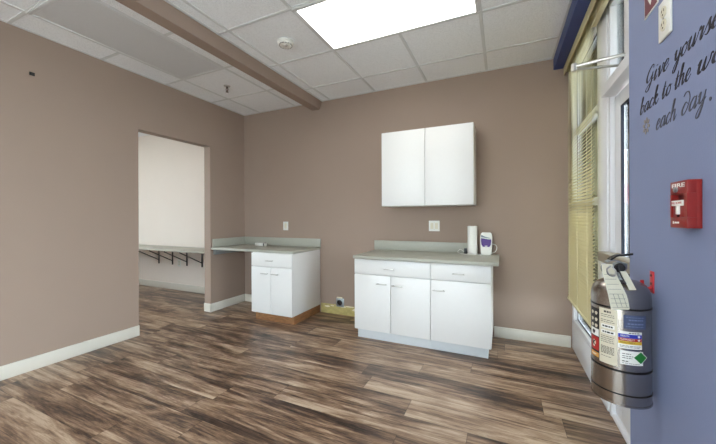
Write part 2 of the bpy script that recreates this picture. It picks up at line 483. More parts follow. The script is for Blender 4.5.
b = MB().box(.515, .575, 1.64, 2.30, .945, 1.0, .006).box(.575, .613, 2.24, 2.29, .95, .995, .004).box(.575, .613, 1.65, 1.70, .95, .995, .004)
b.build('push_bar', M['barshade'], fr)['label'] = 'metal push bar with its shade painted in as taupe'
b = MB().box(.56, .592, 1.66, 1.99, 1.991, 2.125, .008)
b.build('closer_body', M['alu'], fr)
b = MB().tube([(.366, 2.10, 2.045), (.48, 2.075, 2.047), (.60, 2.05, 2.047)], .009, 10, 1)
b.cyl((.366, 2.10, 2.02), (.366, 2.10, 2.06), .014).box(.585, .61, 2.03, 2.07, 2.03, 2.065, .004)
b.build('closer_arm', M['chrome'], fr)
b = MB().tube([(.366, 2.10, 2.03), (.48, 2.125, 2.03), (.60, 2.15, 2.03)], .007, 10, 1)
b.box(.585, .61, 2.13, 2.17, 2.0, 2.05, .004)
b.build('closer_forearm', M['chrome'], fr)
b = MB().box(.592, .72, 1.543, 2.61, 0, .022, .006).box(.614, .72, 1.543, 2.61, .02, .03, .003)
b.build('threshold', M['alu'], fr)

# blinds
def blind(name, y0, y1, z_top, label, slats=True, zb=.455):
    t = thing(name, label, 'blind', (.545, (y0+y1)/2, z_top))
    b = MB().box(.525, .572, y0, y1, z_top-.045, z_top, .002)
    b.build('headrail', M['slat'], t)
    b = MB().box(.516, .523, y0, y1, z_top-.075, z_top, .001)
    b.build('valance', M['slat'], t)
    b = MB()
    zs = []
    z = z_top-.06
    while z > zb+.03:
        zs.append(z); z -= .0245 if slats else .0035
        if not slats and len(zs) > 16: break
    c = .55
    for z in zs:
        w_, tl = (.01425, math.radians(55)) if slats else (.0125, 0)
        dx, dz = w_*math.cos(tl), w_*math.sin(tl)
        # shallow arched slat
        la = (c-dx, z-dz); mid = (c-.0016, z+.0022); lc = (c+dx, z+dz)
        A = [Vector((la[0], y0+.008, la[1])), Vector((mid[0], y0+.008, mid[1])), Vector((lc[0], y0+.008, lc[1]))]
        B = [v+Vector((0, y1-y0-.016, 0)) for v in A]
        b.strip(A, B, lambda p: Vector((0, 0, .0006)))
    b.build('slats', M['slat'], t)
    zbot = zb if slats else zs[-1]-.015
    MB().box(c-.014, c+.014, y0+.006, y1-.006, zbot, zbot+.018, .004).build('bottom_rail', M['slat'], t)
    for y in (y0+.12, (y0+y1)/2, y1-.12):
        for x in (c-.0135, c+.0135): MB().cyl((x, y, zbot+.01), (x, y, z_top-.04), .0011, seg=6).build('ladder_cord', M['tag'], t)
    return t
bl = blind('window_blind', 2.545, 3.425, 2.583, 'cream slatted blind lowered over the tall window')
blind('window_blind', 1.60, 2.53, 2.583, 'cream blind gathered up above the glass door', slats=False)

# ------------------------------------------------------------------ outdoors
struct(MB().box(.80, 6.5, -40, 60, -.2, -.05).build('parking_lot', M['asphalt']), 'dark asphalt lot outside', 'ground')
struct(MB().box(6.5, 60, -40, 60, -.2, -.05).build('sidewalk', M['concrete']), 'pale paving beyond the lot', 'ground')
struct(MB().box(-60, HX-.2, -40, 60, -.2, -.06).box(HX-.2, .80, -40, REAR-.15, -.2, -.06).build('paving', M['concrete']), 'pale paving behind the building', 'ground')
b = MB().box(.82, 1.9, 1.0, 8, 2.75, 2.95).box(1.75, 1.9, 1.0, 8, 2.5, 2.75)
for y in (1.4, 2.3, 3.2, 4.1, 5.0): b.box(.82, 1.75, y, y+.12, 2.62, 2.75)
struct(b.build('walkway_canopy', M['canopy']), 'brown boarded canopy over the walk outside', 'canopy')
t = thing('shop_building', 'pale shop across the lot seen through the door glass', 'building', (9, 22, -.05))
MB().box(6, 14, 19, 25, -.05, 4.2, .05).build('wall', M['stucco'], t)
MB().prism([(6.0, 19, 1.85), (6.0, 19, 2.9), (4.9, 19, 1.9)], (0, 6, 0)).build('awning', M['pink'], t)
t = thing('tree', 'dark leafy tree outside, glimpsed between the slats of the lowered blind', 'tree', (2.3, 11.5, -.05))
b = MB()
for k in range(150):
    c_ = Vector((random.gauss(0, 1), random.gauss(0, 1), random.gauss(0, .8))).normalized()*random.uniform(.4, 1)**.5
    b.sphere((2.3+c_.x*2.5, 11.5+c_.y*2.5, 6.4+c_.z*3.4), random.uniform(.45, .75), u=8, v=6)
b.build('foliage', M['leaf'], t)
MB().tube([(2.3, 11.5, -.05), (2.35, 11.5, 1.5), (2.25, 11.45, 3.4), (2.3, 11.5, 5.5)], [.26, .2, .17, .12], 12, 4).build('trunk', M['canopy'], t)

# ------------------------------------------------------------------ ceiling fittings
def troffer(x0, x1, y0, y1, lit, label, group=None):
    t = thing('ceiling_light', label, 'ceiling light', ((x0+x1)/2, (y0+y1)/2, H), group)
    f = .028
    b = MB().box(x0, x1, y0, y0+f, H-.011, H-.001, .002).box(x0, x1, y1-f, y1, H-.011, H-.001, .002)
    b.box(x0, x0+f, y0+f, y1-f, H-.011, H-.001, .002).box(x1-f, x1, y0+f, y1-f, H-.011, H-.001, .002)
    b.build('frame', M['grid'], t)
    b = MB().box(x0+f, x1-f, y0+f, y1-f, H-.008, H-.001)
    b.build('diffuser', M['lamp'] if lit else M['diffuser'], t)
    return t
gx = -1.9709
troffer(gx+.6096, gx+3*.6096, 1.8268, 2.4364, True, 'large lit white ceiling light panel right of the beam')
troffer(-3.108, -2.498, 1.0478, 2.267, False, 'unlit grey ceiling light panel left of the beam')
troffer(gx+.6096, gx+3*.6096, -.0020, .6076, True, 'added fill light panel on the ceiling above and behind the viewer')  # unseen panel added to fill the main room with light
troffer(-4.9, -4.29, .3, 1.519, True, 'nearer added fill light panel on the ceiling of the room beyond the doorway')  # hidden panel added to light the adjoining room
troffer(-6.5, -5.89, .9, 2.119, True, 'farther added fill light panel on the ceiling of the room beyond the doorway')  # second hidden panel, added to lift the far wall's brightness

t = thing('smoke_detector', 'round white smoke detector on the ceiling tile beside the beam', 'smoke detector', (-1.66, 2.15, H))
MB().lathe([(0.001, 0), (.068, 0), (.068, -.012), (.060, -.022)], (-1.66, 2.15, H-.001)).build('base', M['plastic'], t)
MB().lathe([(.058, -.021), (.056, -.028), (.046, -.036), (.02, -.04), (.001, -.04)], (-1.66, 2.15, H-.001)).build('cover', M['plastic'], t)
b = MB()
for k in range(14):
    a = 2*PI*k/14
    b.box(-.008, .008, -.0016, .0016, -.004, .004)
    bm = b.bm; bm.verts.ensure_lookup_table()
    vs = bm.verts[-8:]
    bmesh.ops.transform(bm, matrix=Matrix.Translation((-1.66+.052*math.cos(a), 2.15+.052*math.sin(a), H-.031)) @ Matrix.Rotation(a+PI/2, 4, 'Z'), verts=vs)
b.build('vent', M['hole'], t)
MB().lathe([(.012, -.04), (.012, -.047), (.008, -.05), (.001, -.05)], (-1.645, 2.135, H), 20).build('sensor_button', M['chrome'], t)

sx, sy = -2.81, 2.585
t = thing('sprinkler_head', 'small chrome sprinkler head hanging from a ceiling tile', 'sprinkler', (sx, sy, H))
MB().lathe([(.001, 0), (.036, 0), (.034, -.006), (.016, -.012), (.001, -.012)], (sx, sy, H-.001), 32).build('escutcheon', M['chrome'], t)
b = MB().cyl((sx, sy, H-.012), (sx, sy, H-.03), .011)
for s in (-1, 1): b.tube([(sx+s*.009, sy, H-.028), (sx+s*.017, sy, H-.042), (sx+s*.004, sy, H-.066)], .0035, 8)
b.cyl((sx, sy, H-.06), (sx, sy, H-.07), .006)
b.build('yoke', M['brass'], t)
MB().cyl((sx, sy, H-.03), (sx, sy, H-.06), .003, seg=10).build('bulb', M['red'], t)
b = MB().cyl((sx, sy, H-.07), (sx, sy, H-.072), .009)
for k in range(10):
    a = 2*PI*k/10; b.prism([(sx+.006*math.cos(a-.3), sy+.006*math.sin(a-.3), H-.07), (sx+.017*math.cos(a-.13), sy+.017*math.sin(a-.13), H-.071), (sx+.017*math.cos(a+.13), sy+.017*math.sin(a+.13), H-.071), (sx+.006*math.cos(a+.3), sy+.006*math.sin(a+.3), H-.07)], (0, 0, -.0015))
b.build('deflector', M['brass'], t)

# ------------------------------------------------------------------ cabinets
def pull(parent, x, yf, z, w=.104):
    b = MB().box(x-w/2, x+w/2, yf-.030, yf-.021, z-.005, z+.005, .0025)
    for s in (-1, 1): b.cyl((x+s*w*.38, yf, z), (x+s*w*.38, yf-.024, z), .004, seg=10)
    return b.build('handle', M['chrome'], parent)

# wall cabinet
x0, x1, y0, z0, z1 = -1.161, -.245, 3.118, 1.324, 2.098
t = thing('wall_cabinet', 'white two-door wall cabinet hung on the back wall', 'cabinet', ((x0+x1)/2, D, z0))
b = MB().box(x0, x1, y0+.021, D, z0, z1, .001)
b.build('body', M['white'], t)
xm = (x0+x1)/2
for a, c in ((x0, xm-.0018), (xm+.0018, x1)): MB().box(a, c, y0, y0+.019, z0+.001, z1-.001, .0015).build('door', M['white'], t)

# right base cabinets
YF = 2.84; zt = .80; zk = .096
def base_cab(xa, xb, doors, hdl, label, kick_l, kick_r):
    t = thing('base_cabinet', label, 'cabinet', ((xa+xb)/2, 3.15, 0))
    MB().box(xa, xb, YF+.021, D-.004, zk, zt-.001, .001).build('body', M['white'], t)
    g2 = .0022
    d = MB().box(xa+g2, xb-g2, YF, YF+.019, .649, zt-.006, .0015).build('drawer', M['white'], t)
    pull(d, hdl[0], YF, .712)
    n = len(doors)-1
    for k in range(n):
        d = MB().box(doors[k]+g2, doors[k+1]-g2, YF, YF+.019, zk+.001, .642, .0015).build('door', M['white'], t)
        hx, hz = hdl[1+k]; pull(d, hx, YF, hz, .108)
    MB().box(kick_l, kick_r, 2.885, D-.001, 0, zk, .001).build('toe_kick', M['kickw'], t)
    return t
xs = -.594
base_cab(-1.354, xs, (-1.354, -.973, xs), (-.980, (-1.058, .564), (-.901, .560)), 'white base cabinet with one drawer and two doors, left half of the right-hand run', -1.335, xs)
base_cab(xs, -.088, (xs, -.088), (-.35, (-.517, .555)), 'white single-door base cabinet with one drawer, at the right end of the run', xs, -.115)
C = bpy.data.objects
t = thing('countertop', 'grey-green laminate worktop with backsplash over the right-hand base cabinets', 'countertop', (-.7, 3.13, .8))
MB().box(-1.356, -.03, 2.812, D, zt, .83, .004).build('top', M['counter'], t)
MB().box(-1.372, -.27, D-.02, D, .831, .938, .003).build('backsplash', M['counter'], t)

# desk cabinet on raw plywood base
YD = 2.85; xa, xb = -2.715, -2.126
t = thing('base_cabinet', 'white base cabinet on a raw plywood plinth under the desk counter by the doorway', 'cabinet', (-2.41, 3.15, 0))
MB().box(xa, xb, YD+.021, D-.004, zk, zt-.001, .001).build('body', M['white'], t)
d = MB().box(xa+.002, xb-.002, YD, YD+.019, .642, zt-.006, .0015).build('drawer', M['white'], t); pull(d, -2.435, YD, .712, .10)
xm = -2.425
for a, c, hx in ((xa, xm, -2.505), (xm, xb, -2.355)):
    d = MB().box(a+.002, c-.002, YD, YD+.019, zk+.001, .635, .0015).build('door', M['white'], t); pull(d, hx, YD, .562, .10)
MB().box(-2.69, -2.129, 2.895, D-.006, 0, zk-.001, .001).build('plinth', M['ply'], t)['label'] = 'raw brown plywood plinth'
t = thing('countertop', 'grey-green laminate desk counter with backsplash in the corner by the doorway', 'countertop', (-2.75, 3.15, .8))
MB().box(-L, -2.122, 2.868, D, zt, .828, .004).build('top', M['counter'], t)
MB().box(-L+.02, -2.115, D-.02, D, .829, .936, .003).build('backsplash', M['counter'], t)
MB().box(-L, -L+.02, 2.885, D, .829, .936, .003).build('side_splash', M['counter'], t)
MB().box(-L, -L+.04, 2.90, 3.43, .735, .7995, .003).build('wall_cleat', M['steel'], t)['label'] = 'grey steel cleat carrying the counter end'

# ------------------------------------------------------------------ shelf in the adjoining room
t = thing('wall_shelf', 'long pale shelf on black brackets seen through the doorway', 'shelf', (-4.6, FY, .7))
MB().box(-6.4, -L-.115, 3.03, FY, .712, .733, .004).build('top', M['counter'], t)
for x in (-5.46, -5.10, -4.74, -4.38):
    b = MB().box(x-.012, x+.012, FY-.012, FY, .42, .711, .002).box(x-.012, x+.012, 3.10, FY-.012, .699, .7115, .002)
    dv = Vector((0, FY-.012-3.13, .50-.69)); n = Vector((0, dv.z, -dv.y)).normalized()*.012
    p, q = Vector((x-.008, 3.13, .69)), Vector((x-.008, FY-.008, .485))
    b.prism([p-n/2, p+n/2, q+n/2, q-n/2], (.016, 0, 0))
    b.build('bracket', M['iron'], t)

# ------------------------------------------------------------------ outlets, switches and other small wall things
def back_plate(name, label, cat, x, z, w, h, y=D, kind='switch', gangs=1, group=None):
    t = thing(name, label, cat, (x, y, z), group)
    MB().box(x-w/2, x+w/2, y-.006, y, z-h/2, z+h/2, .002).build('cover_plate', M['plastic'], t)
    for k in range(gangs):
        gx_ = x+(k-(gangs-1)/2)*.046
        if kind == 'switch':
            MB().box(gx_-.016, gx_+.016, y-.010, y-.005, z-.033, z+.033, .002).build('rocker', M['ivory'], t)
        else:
            for s in (-1, 1):
                o = MB().cyl((gx_, y-.005, z+s*.02), (gx_, y-.009, z+s*.02), .0165, seg=20).build('socket', M['ivory'], t)
                b = MB().box(gx_-.007, gx_-.005, y-.0096, y-.0085, z+s*.02-.001, z+s*.02+.008).box(gx_+.005, gx_+.007, y-.0096, y-.0085, z+s*.02-.001, z+s*.02+.008)
                b.cyl((gx_, y-.0085, z+s*.02-.008), (gx_, y-.0096, z+s*.02-.008), .0024, seg=10)
                b.build('slot', M['hole'], o)
    for s in ((-1, 1) if kind == 'switch' else (0,)):
        MB().cyl((x, y-.005, z+s*.041), (x, y-.0075, z+s*.041), .003, seg=10).build('screw', M['chrome'], t)
    return t
back_plate('light_switch', 'small white single wall plate above the desk counter', 'wall plate', -2.67, 1.097, .082, .116)
back_plate('light_switch', 'square white double wall plate below the wall cabinet', 'wall plate', -.676, 1.112, .116, .114, gangs=2)
back_plate('wall_outlet', 'small white outlet among the shelf brackets in the room beyond', 'outlet', -4.93, .455, .075, .115, y=FY, kind='outlet')

ox, oz = -1.838, .152
t = thing('floor_outlet_box', 'square metal box with a round socket low on the wall between the cabinets', 'outlet', (ox, D, oz))
MB().box(ox-.054, ox+.054, D-.012, D, oz-.054, oz+.05, .003).build('box', M['steel'], t)
MB().lathe([(.032, 0), (.034, -.006), (.026, -.009), (.024, -.004), (.001, -.004)], (ox, D-.012, oz), 32, axis='y').build('socket', M['black'], t)
MB().box(ox-.045, ox+.03, D-.014, D, oz+.05, oz+.066, .003).build('tab', M['plaster'], t)
for s in (-1, 1): MB().cyl((ox+s*.044, D-.012, oz+s*.042), (ox+s*.044, D-.0145, oz+s*.042), .005, seg=10).build('screw', M['chrome'], t)

t = thing('wall_anchor', 'tiny dark metal anchor left high on the taupe left wall', 'wall anchor', (-L, 1.182, 2.363))
MB().box(-L, -L+.006, 1.166, 1.198, 2.350, 2.376, .002).build('plate', M['hole'], t)
MB().cyl((-L+.006, 1.182, 2.363), (-L+.012, 1.182, 2.363), .006, seg=10).build('screw', M['iron'], t)

# ------------------------------------------------------------------ things on the counters
t = thing('paper_towel_roll', 'tall white roll of paper towels standing on the right worktop', 'paper towel', (-.277, 3.36, .83))
MB().lathe([(.019, .012), (.046, .012), (.0465, .02), (.0465, .282), (.045, .286), (.019, .286), (.019, .012)], (-.277, 3.36, .831), 48).build('roll', M['paper'], t)
MB().lathe([(.0185, .011), (.0185, .287), (.017, .287), (.017, .011), (.0185, .011)], (-.277, 3.36, .831), 24).build('core', M['card'], t)
b = MB().lathe([(.001, 0), (.05, 0), (.05, .006), (.046, .0105), (.001, .0105)], (-.277, 3.36, .8305), 40)
b.cyl((-.277, 3.36, .84), (-.277, 3.36, 1.112), .006)
b.build('holder', M['plastic'], t)

# dispenser-like white appliance
ax, ay, az = -.148, 3.365, .8305
t = thing('air_freshener', 'small white plastic appliance with a purple front panel on the right worktop', 'appliance', (ax, ay, az))
def rr_profile(w_bot, w_mid, w_top, h, n=9):
    pts = []
    L_ = [(0, w_bot*.86), (.012, w_bot), (.05, w_bot*1.02), (.12, w_mid), (.17, w_mid*1.02), (.20, w_top), (.214, w_top*.88), (.22, w_top*.7)]
    s = h/.22
    R_ = [(w_/2, z*s) for z, w_ in L_]
    return [(x, z) for x, z in R_]+[(-x, z) for x, z in R_[::-1]]
pr = rr_profile(.098, .107, .100, .222)
b = MB().prism([(ax+x, ay-.035, az+z) for x, z in pr], (0, .07, 0))
bmesh.ops.bevel(b.bm, geom=[e for e in b.bm.edges if abs(e.verts[0].co.y-e.verts[1].co.y) < 1e-5], offset=.008, segments=3, affect='EDGES')
b.build('casing', M['plastic'], t, ang=40)
pp = [(-.046, .168), (-.047, .14), (-.043, .105), (-.03, .082), (.03, .082), (.043, .105), (.047, .14), (.046, .158), (.02, .158), (-.02, .165)]
MB().prism([(ax+x, ay-.0355, az+z) for x, z in pp], (0, -.004, 0)).build('front_panel', M['purple'], t)['label'] = 'purple front panel'
MB().prism([(ax+x, ay-.0355, az+z) for x, z in [(-.047, .2), (-.046, .176), (-.02, .172), (.02, .166), (.047, .166), (.03, .172), (-.01, .182), (-.035, .196)]], (0, -.002, 0)).build('vent_lip', M['grey'], t)
MB().box(ax-.012, ax+.012, ay-.0415, ay-.039, az+.086, az+.094, .001).build('badge', M['lwhite'], t)
b = MB().tube([(ax+.04, ay+.0, az+.02), (ax+.06, ay-.01, az+.022), (ax+.085, ay-.012, az+.04), (ax+.096, ay-.01, az+.075), (ax+.085, ay-.006, az+.1), (ax+.06, ay+.01, az+.108), (ax+.048, ay+.02, az+.108)], .0036, 8, 5)
b.build('cord', M['plastic'], t)

t = thing('power_adapter', 'black plug adapter with a white cord behind the paper towel roll', 'adapter', (-.345, 3.40, .8305))
MB().box(-.362, -.334, 3.385, 3.415, .8305, .885, .004).build('body', M['black'], t)
b = MB().tube([(-.362, 3.4, .85), (-.40, 3.40, .872), (-.425, 3.395, .845), (-.39, 3.36, .8345), (-.33, 3.31, .8345), (-.25, 3.296, .8345), (-.19, 3.305, .8345)], .0032, 8, 5)
b.build('cord', M['plastic'], t)

t = thing('plug_box', 'small white plastic box with a dark end on the desk counter', 'plastic box', (-2.98, 3.30, .828))
MB().box(-3.055, -2.915, 3.27, 3.32, .8285, .87, .008).build('body', M['plastic'], t)
MB().box(-2.916, -2.897, 3.272, 3.318, .83, .868, .004).build('end_cap', M['black'], t)
MB().box(-2.899, -2.884, 3.274, 3.316, .8285, .866, .004).build('lid', M['plastic'], t)

# ------------------------------------------------------------------ things on the blue wall
XW = .447
def yz(u, v, x): return (x, u, v)
t = thing('fire_alarm', 'red fire alarm pull station with a white T handle on the blue wall', 'fire alarm', (XW, 1.097, 1.236))
ya, yb, za, zb = 1.054, 1.140, 1.1755, 1.298
XF = .418
b = MB()
b.box(XF+.017, XW, ya, yb, za, zb, .002)
# raised face with a recessed window
b.box(XF, XF+.019, ya, yb, 1.264, zb, .0015).box(XF, XF+.019, ya, yb, za, 1.2035, .0015)
b.box(XF, XF+.019, ya, 1.069, 1.2035, 1.264).box(XF, XF+.019, 1.1345, yb, 1.2035, 1.264)
b.build('housing', M['red'], t)
MB().box(XF+.0155, XF+.0172, 1.069, 1.1345, 1.2035, 1.264).build('recess', M['reddk'], t)
MB().box(XF+.0035, XF+.016, 1.070, 1.1335, 1.204, 1.2475, .001).build('pull_plate', M['red'], t)
b = MB().box(XF-.002, XF+.004, 1.073, 1.1285, 1.2335, 1.2475, .0012).box(XF-.002, XF+.004, 1.0955, 1.1065, 1.211, 1.2335, .001)
hd = b.build('handle', M['lwhite'], t); hd['label'] = 'white T-shaped pull handle'
def wall_text(body, size, yc, zc, x, matr, parent, name='lettering', bold=0, fit=None):
    me = text_mesh(body, size, bold)
    w_ = max(v.co.x for v in me.vertices)-min(v.co.x for v in me.vertices)
    s = fit/w_ if fit else 1
    b = MB().mesh(me)
    for v in b.bm.verts: v.co = Vector((x-abs(v.co.z)*.5-.0002 if v.co.z > 0 else x, yc-v.co.x*s, zc+v.co.y))
    return b.build(name, matr, parent, smooth=False)
wall_text('FIRE', .0145, 1.0975, 1.2862, XF, M['lwhite'], t, bold=.0003, fit=.066)
wall_text('PULL DOWN', .0085, 1.101, 1.2405, XF-.002, M['lred'], hd, fit=.05)
MB().box(XF-.0008, XF+.001, 1.118, 1.1245, 1.186, 1.193).build('emblem', M['lwhite'], t)
b = MB()
for k in range(6): b.box(XF-.0005, XF+.001, 1.093+k*.0038, 1.0958+k*.0038, 1.187, 1.1905 if k % 2 else 1.1922)
b.build('marking', M['lwhite'], t)
MB().lathe([(.0075, 0), (.0075, -.004), (.005, -.0055), (.001, -.0055)], (XF, 1.106, 1.2755), 20, axis='x').build('lock', M['steel'], t)
MB().cyl((XF-.0005, 1.101, 1.2065), (XF+.0045, 1.101, 1.2075), .003, seg=10).build('keyhole', M['hole'], t)

t = thing('wall_outlet', 'white duplex outlet plate high on the blue wall above the lettering', 'outlet', (XW, 1.2365, 1.797))
MB().box(XW-.0065, XW, 1.199, 1.274, 1.74, 1.857, .0025).build('cover_plate', M['plastic'], t)
for s in (-1, 1):
    zc = 1.7985+s*.0195
    o = MB().lathe([(.017, 0), (.0165, -.003), (.001, -.003)], (XW-.0062, 1.2365, zc), 24, axis='x').build('socket', M['ivory'], t)
    b = MB()
    for d_ in (-.006, .006): b.box(XW-.0098, XW-.009, 1.2365+d_-.001, 1.2365+d_+.001, zc, zc+.008)
    b.cyl((XW-.0098, 1.2365, zc-.008), (XW-.009, 1.2365, zc-.008), .0024, seg=10)
    b.build('slot', M['text'], o)
MB().cyl((XW-.0085, 1.2365, 1.7985), (XW-.006, 1.2365, 1.7985), .003, seg=10).build('screw', M['chrome'], t)

t = thing('wall_sign', 'burgundy sign with white border and down arrow at the top of the blue wall', 'sign', (XW, 1.338, 1.88))
MB().box(XW-.003, XW, 1.288, 1.388, 1.878, 2.18, .0005).build('panel', M['lwhite'], t)
MB().box(XW-.0036, XW-.002, 1.292, 1.384, 1.882, 2.176).build('face', M['burg'], t)
MB().prism([(XW-.0038, 1.338, 1.901), (XW-.0038, 1.372, 1.948), (XW-.0038, 1.350, 1.948), (XW-.0038, 1.350, 2.01), (XW-.0038, 1.326, 2.01), (XW-.0038, 1.326, 1.948), (XW-.0038, 1.304, 1.948)], (.001, 0, 0)).build('arrow', M['lwhite'], t)

# ---- script lettering: pen strokes in units of the x-height, drawn letter by letter
G = {
 'a': (1.0, [[(.75, .8), (.5, 1), (.15, .65), (.08, .25), (.28, 0), (.58, .35), (.76, 1)], [(.76, 1), (.7, .3), (.8, .02), (1.05, .35)]]),
 'b': (.9, [[(0, .4), (.3, 1.2), (.38, 1.85), (.22, 1.85), (.14, 1.1), (.12, .3), (.3, 0), (.58, .2), (.68, .65), (.52, .98), (.25, .7)], [(.62, .8), (.9, .75)]]),
 'c': (.82, [[(.68, .8), (.48, 1), (.15, .68), (.1, .25), (.35, 0), (.82, .4)]]),
 'd': (.98, [[(.72, .75), (.42, .97), (.1, .55), (.12, .15), (.36, 0), (.72, .4), (.88, 1.1), (.62, 1.7), (.2, 1.8), (-.02, 1.55)]]),
 'e': (.82, [[(.08, .4), (.5, .55), (.64, .85), (.4, 1), (.12, .6), (.14, .15), (.4, 0), (.82, .4)]]),
 'G': (1.35, [[(1.05, 1.5), (.98, 1.85), (.7, 1.9), (.25, 1.5), (.08, .85), (.35, .4), (.8, .65), (1.05, 1.15)], [(1.05, 1.15), (.98, .3), (.7, -.45), (.35, -.55), (.2, -.25), (.7, .1), (1.3, .45)]]),
 'h': (.95, [[(0, .4), (.3, 1.2), (.4, 1.85), (.22, 1.85), (.12, 1.1), (.06, 0)], [(.08, .3), (.35, .92), (.58, .9), (.56, .25), (.68, 0), (.95, .4)]]),
 'i': (.58, [[(0, .4), (.22, 1), (.16, .25), (.3, 0), (.58, .4)], [(.3, 1.42), (.31, 1.36)]]),
 'k': (.9, [[(0, .4), (.3, 1.2), (.4, 1.85), (.22, 1.85), (.12, 1.1), (.06, 0)], [(.08, .4), (.4, .98), (.56, .8), (.2, .5), (.42, .1), (.62, 0), (.9, .4)]]),
 'o': (.85, [[(.48, .97), (.15, .7), (.1, .25), (.33, 0), (.66, .3), (.68, .75), (.46, .97), (.6, .8), (.9, .85)]]),
 'r': (.8, [[(0, .4), (.22, 1.08), (.3, .85), (.55, .88), (.48, .25), (.58, 0), (.8, .4)]]),
 's': (.72, [[(0, .3), (.38, 1.08), (.42, .8), (.56, .3), (.34, 0), (.08, .16)], [(.4, .02), (.72, .4)]]),
 't': (.68, [[(0, .4), (.32, 1.55)], [(.34, 1.6), (.2, .25), (.36, 0), (.68, .4)], [(.02, 1.02), (.6, 1.06)]]),
 'u': (1.02, [[(0, .5), (.2, 1), (.14, .25), (.32, 0), (.6, .4), (.74, 1)], [(.74, 1), (.68, .25), (.8, 0), (1.02, .4)]]),
 'v': (.85, [[(0, .75), (.18, 1), (.28, .4), (.36, 0), (.66, .5), (.7, .98), (.85, .85)]]),
 'w': (1.35, [[(0, .75), (.2, 1), (.18, .25), (.36, 0), (.6, .4), (.7, 1)], [(.7, 1), (.66, .25), (.84, 0), (1.12, .5), (1.16, .98), (1.35, .85)]]),
 'y': (.95, [[(0, .75), (.18, 1), (.2, .4), (.38, .15), (.66, .5), (.78, 1)], [(.78, 1), (.66, -.1), (.4, -.85), (.15, -.85), (.15, -.5), (.55, .05), (.95, .45)]]),
}
lett = thing('wall_lettering', 'black script lettering decal in three lines on the blue wall', 'wall decal', (XW, 1.2, 1.56))
def script(word, ya_, yb_, zbase, xh, m, thick=.2, shear=.28):
    adv = sum(G[c][0] for c in word)
    sx_ = (ya_-yb_)/adv
    b = MB(); cur = 0
    for c in word:
        w_, strokes = G[c]
        for st in strokes:
            P = catmull([Vector((p[0], p[1], 0)) for p in st], 7)
            A, B = [], []
            for i, p in enumerate(P):
                d_ = P[min(i+1, len(P)-1)]-P[max(i-1, 0)]
                n_ = Vector((-d_.y, d_.x, 0)).normalized() if d_.length > 1e-6 else Vector((1, 0, 0))
                down = max(0, -d_.normalized().y) if d_.length > 1e-6 else 0
                # a touch of taper at the ends of every pen stroke
                e_ = min(1, .35+4*min(i, len(P)-1-i)/len(P))
                hw = (.045+thick*.5*down**1.3)*e_
                for lst, s in ((A, 1), (B, -1)):
                    q = p+n_*hw*s
                    qx = cur+q.x+q.y*shear
                    lst.append(Vector((XW-.0002, ya_-qx*sx_, zbase+q.y*xh)))
            b.strip(A, B, lambda p: Vector((-.0006, 0, 0)))
        cur += w_
    return b.build('word', m, lett, smooth=False)
XH = .0285
script('Give', 1.392, 1.226, 1.6455, XH, M['ink'], .15)
script('yourse', 1.197, .985, 1.6435, XH, M['ink'], .15)
script('back', 1.440, 1.294, 1.566, XH, M['ink'], .15)
script('to', 1.272, 1.214, 1.566, XH, M['ink'], .15)
script('the', 1.193, 1.108, 1.566, XH, M['ink'], .15)
script('wo', 1.082, .978, 1.562, XH, M['ink'], .15)
script('each', 1.312, 1.184, 1.4815, .0305, M['inkgrey'], .13)
script('day', 1.156, 1.042, 1.4815, .0305, M['inkgrey'], .13)
MB().cyl((XW, 1.021, 1.4835), (XW-.0008, 1.021, 1.4835), .0048, seg=16).build('full_stop', M['inkgrey'], lett)
b = MB()
fy, fz = 1.384, 1.515
for k in range(8):
    a = 2*PI*k/8+.2
    pts = []
    for j in range(14):
        q = 2*PI*j/14; u_, v_ = .0205+.0085*math.cos(q), .0062*math.sin(q)
        pts.append((XW-.0002, fy+u_*math.cos(a)-v_*math.sin(a), fz+u_*math.sin(a)+v_*math.cos(a)))
    b.prism(pts, (-.0006, 0, 0))
for k in range(8):
    a = 2*PI*k/8+.2+PI/8; b.cyl((XW, fy+.011*math.cos(a), fz+.011*math.sin(a)), (XW-.0008, fy+.011*math.cos(a), fz+.011*math.sin(a)), .0024, seg=10)
tag(b.build('flower_decal', M['flower'], loc=(XW, fy, fz)), 'small faded flower decal before the last line of script', 'wall decal')

# ------------------------------------------------------------------ fire extinguisher
EX, EY, ER = .3548, 1.314, .0782
t = thing('fire_extinguisher', 'stainless steel fire extinguisher hanging on the blue wall', 'fire extinguisher', (EX, EY, .608))
prof = [(.001, .618), (.06, .616), (.074, .609), (ER, .610), (ER, .940), (ER*.985, .956), (ER*.93, .972), (ER*.82, .985), (ER*.6, .995), (.02, 1.0), (.001, 1.0)]
MB().lathe(prof, (EX, EY, 0), 96).build('tank', M['inox'], t)
for z, hh in ((.7195, .0032), (.6465, .0022), (.9155, .0028)):
    MB().lathe([(ER-.003, z-hh), (ER+.0009, z-hh), (ER+.0009, z+hh), (ER-.003, z+hh), (ER-.003, z-hh)], (EX, EY, 0), 96).build('seam', M['band'], t)
MB().lathe([(ER-.002, .610), (ER+.0015, .611), (ER+.0015, .616), (ER-.002, .617), (ER-.002, .610)], (EX, EY, 0), 96).build('foot_ring', M['inox'], t)
def patch(name, a0, a1, z0, z1, matr, parent=t, lift=.0004, poly=None, th=.0003):
    """label wrapped round the tank between two bearings (degrees)"""
    n = max(4, int(abs(a1-a0)/3))
    A, B = [], []
    r = ER+lift
    for k in range(n+1):
        a = math.radians(a0+(a1-a0)*k/n)
        for lst, z in ((A, z0), (B, z1)): lst.append(Vector((EX+r*math.cos(a), EY+r*math.sin(a), z)))
    b = MB().strip(A, B, lambda p: Vector((p.x-EX, p.y-EY, 0)).normalized()*th)
    return b.build(name, matr, parent)
def wrap_pts(lst, r): return [Vector((EX+r*math.cos(math.radians(a)), EY+r*math.sin(math.radians(a)), z)) for a, z in lst]
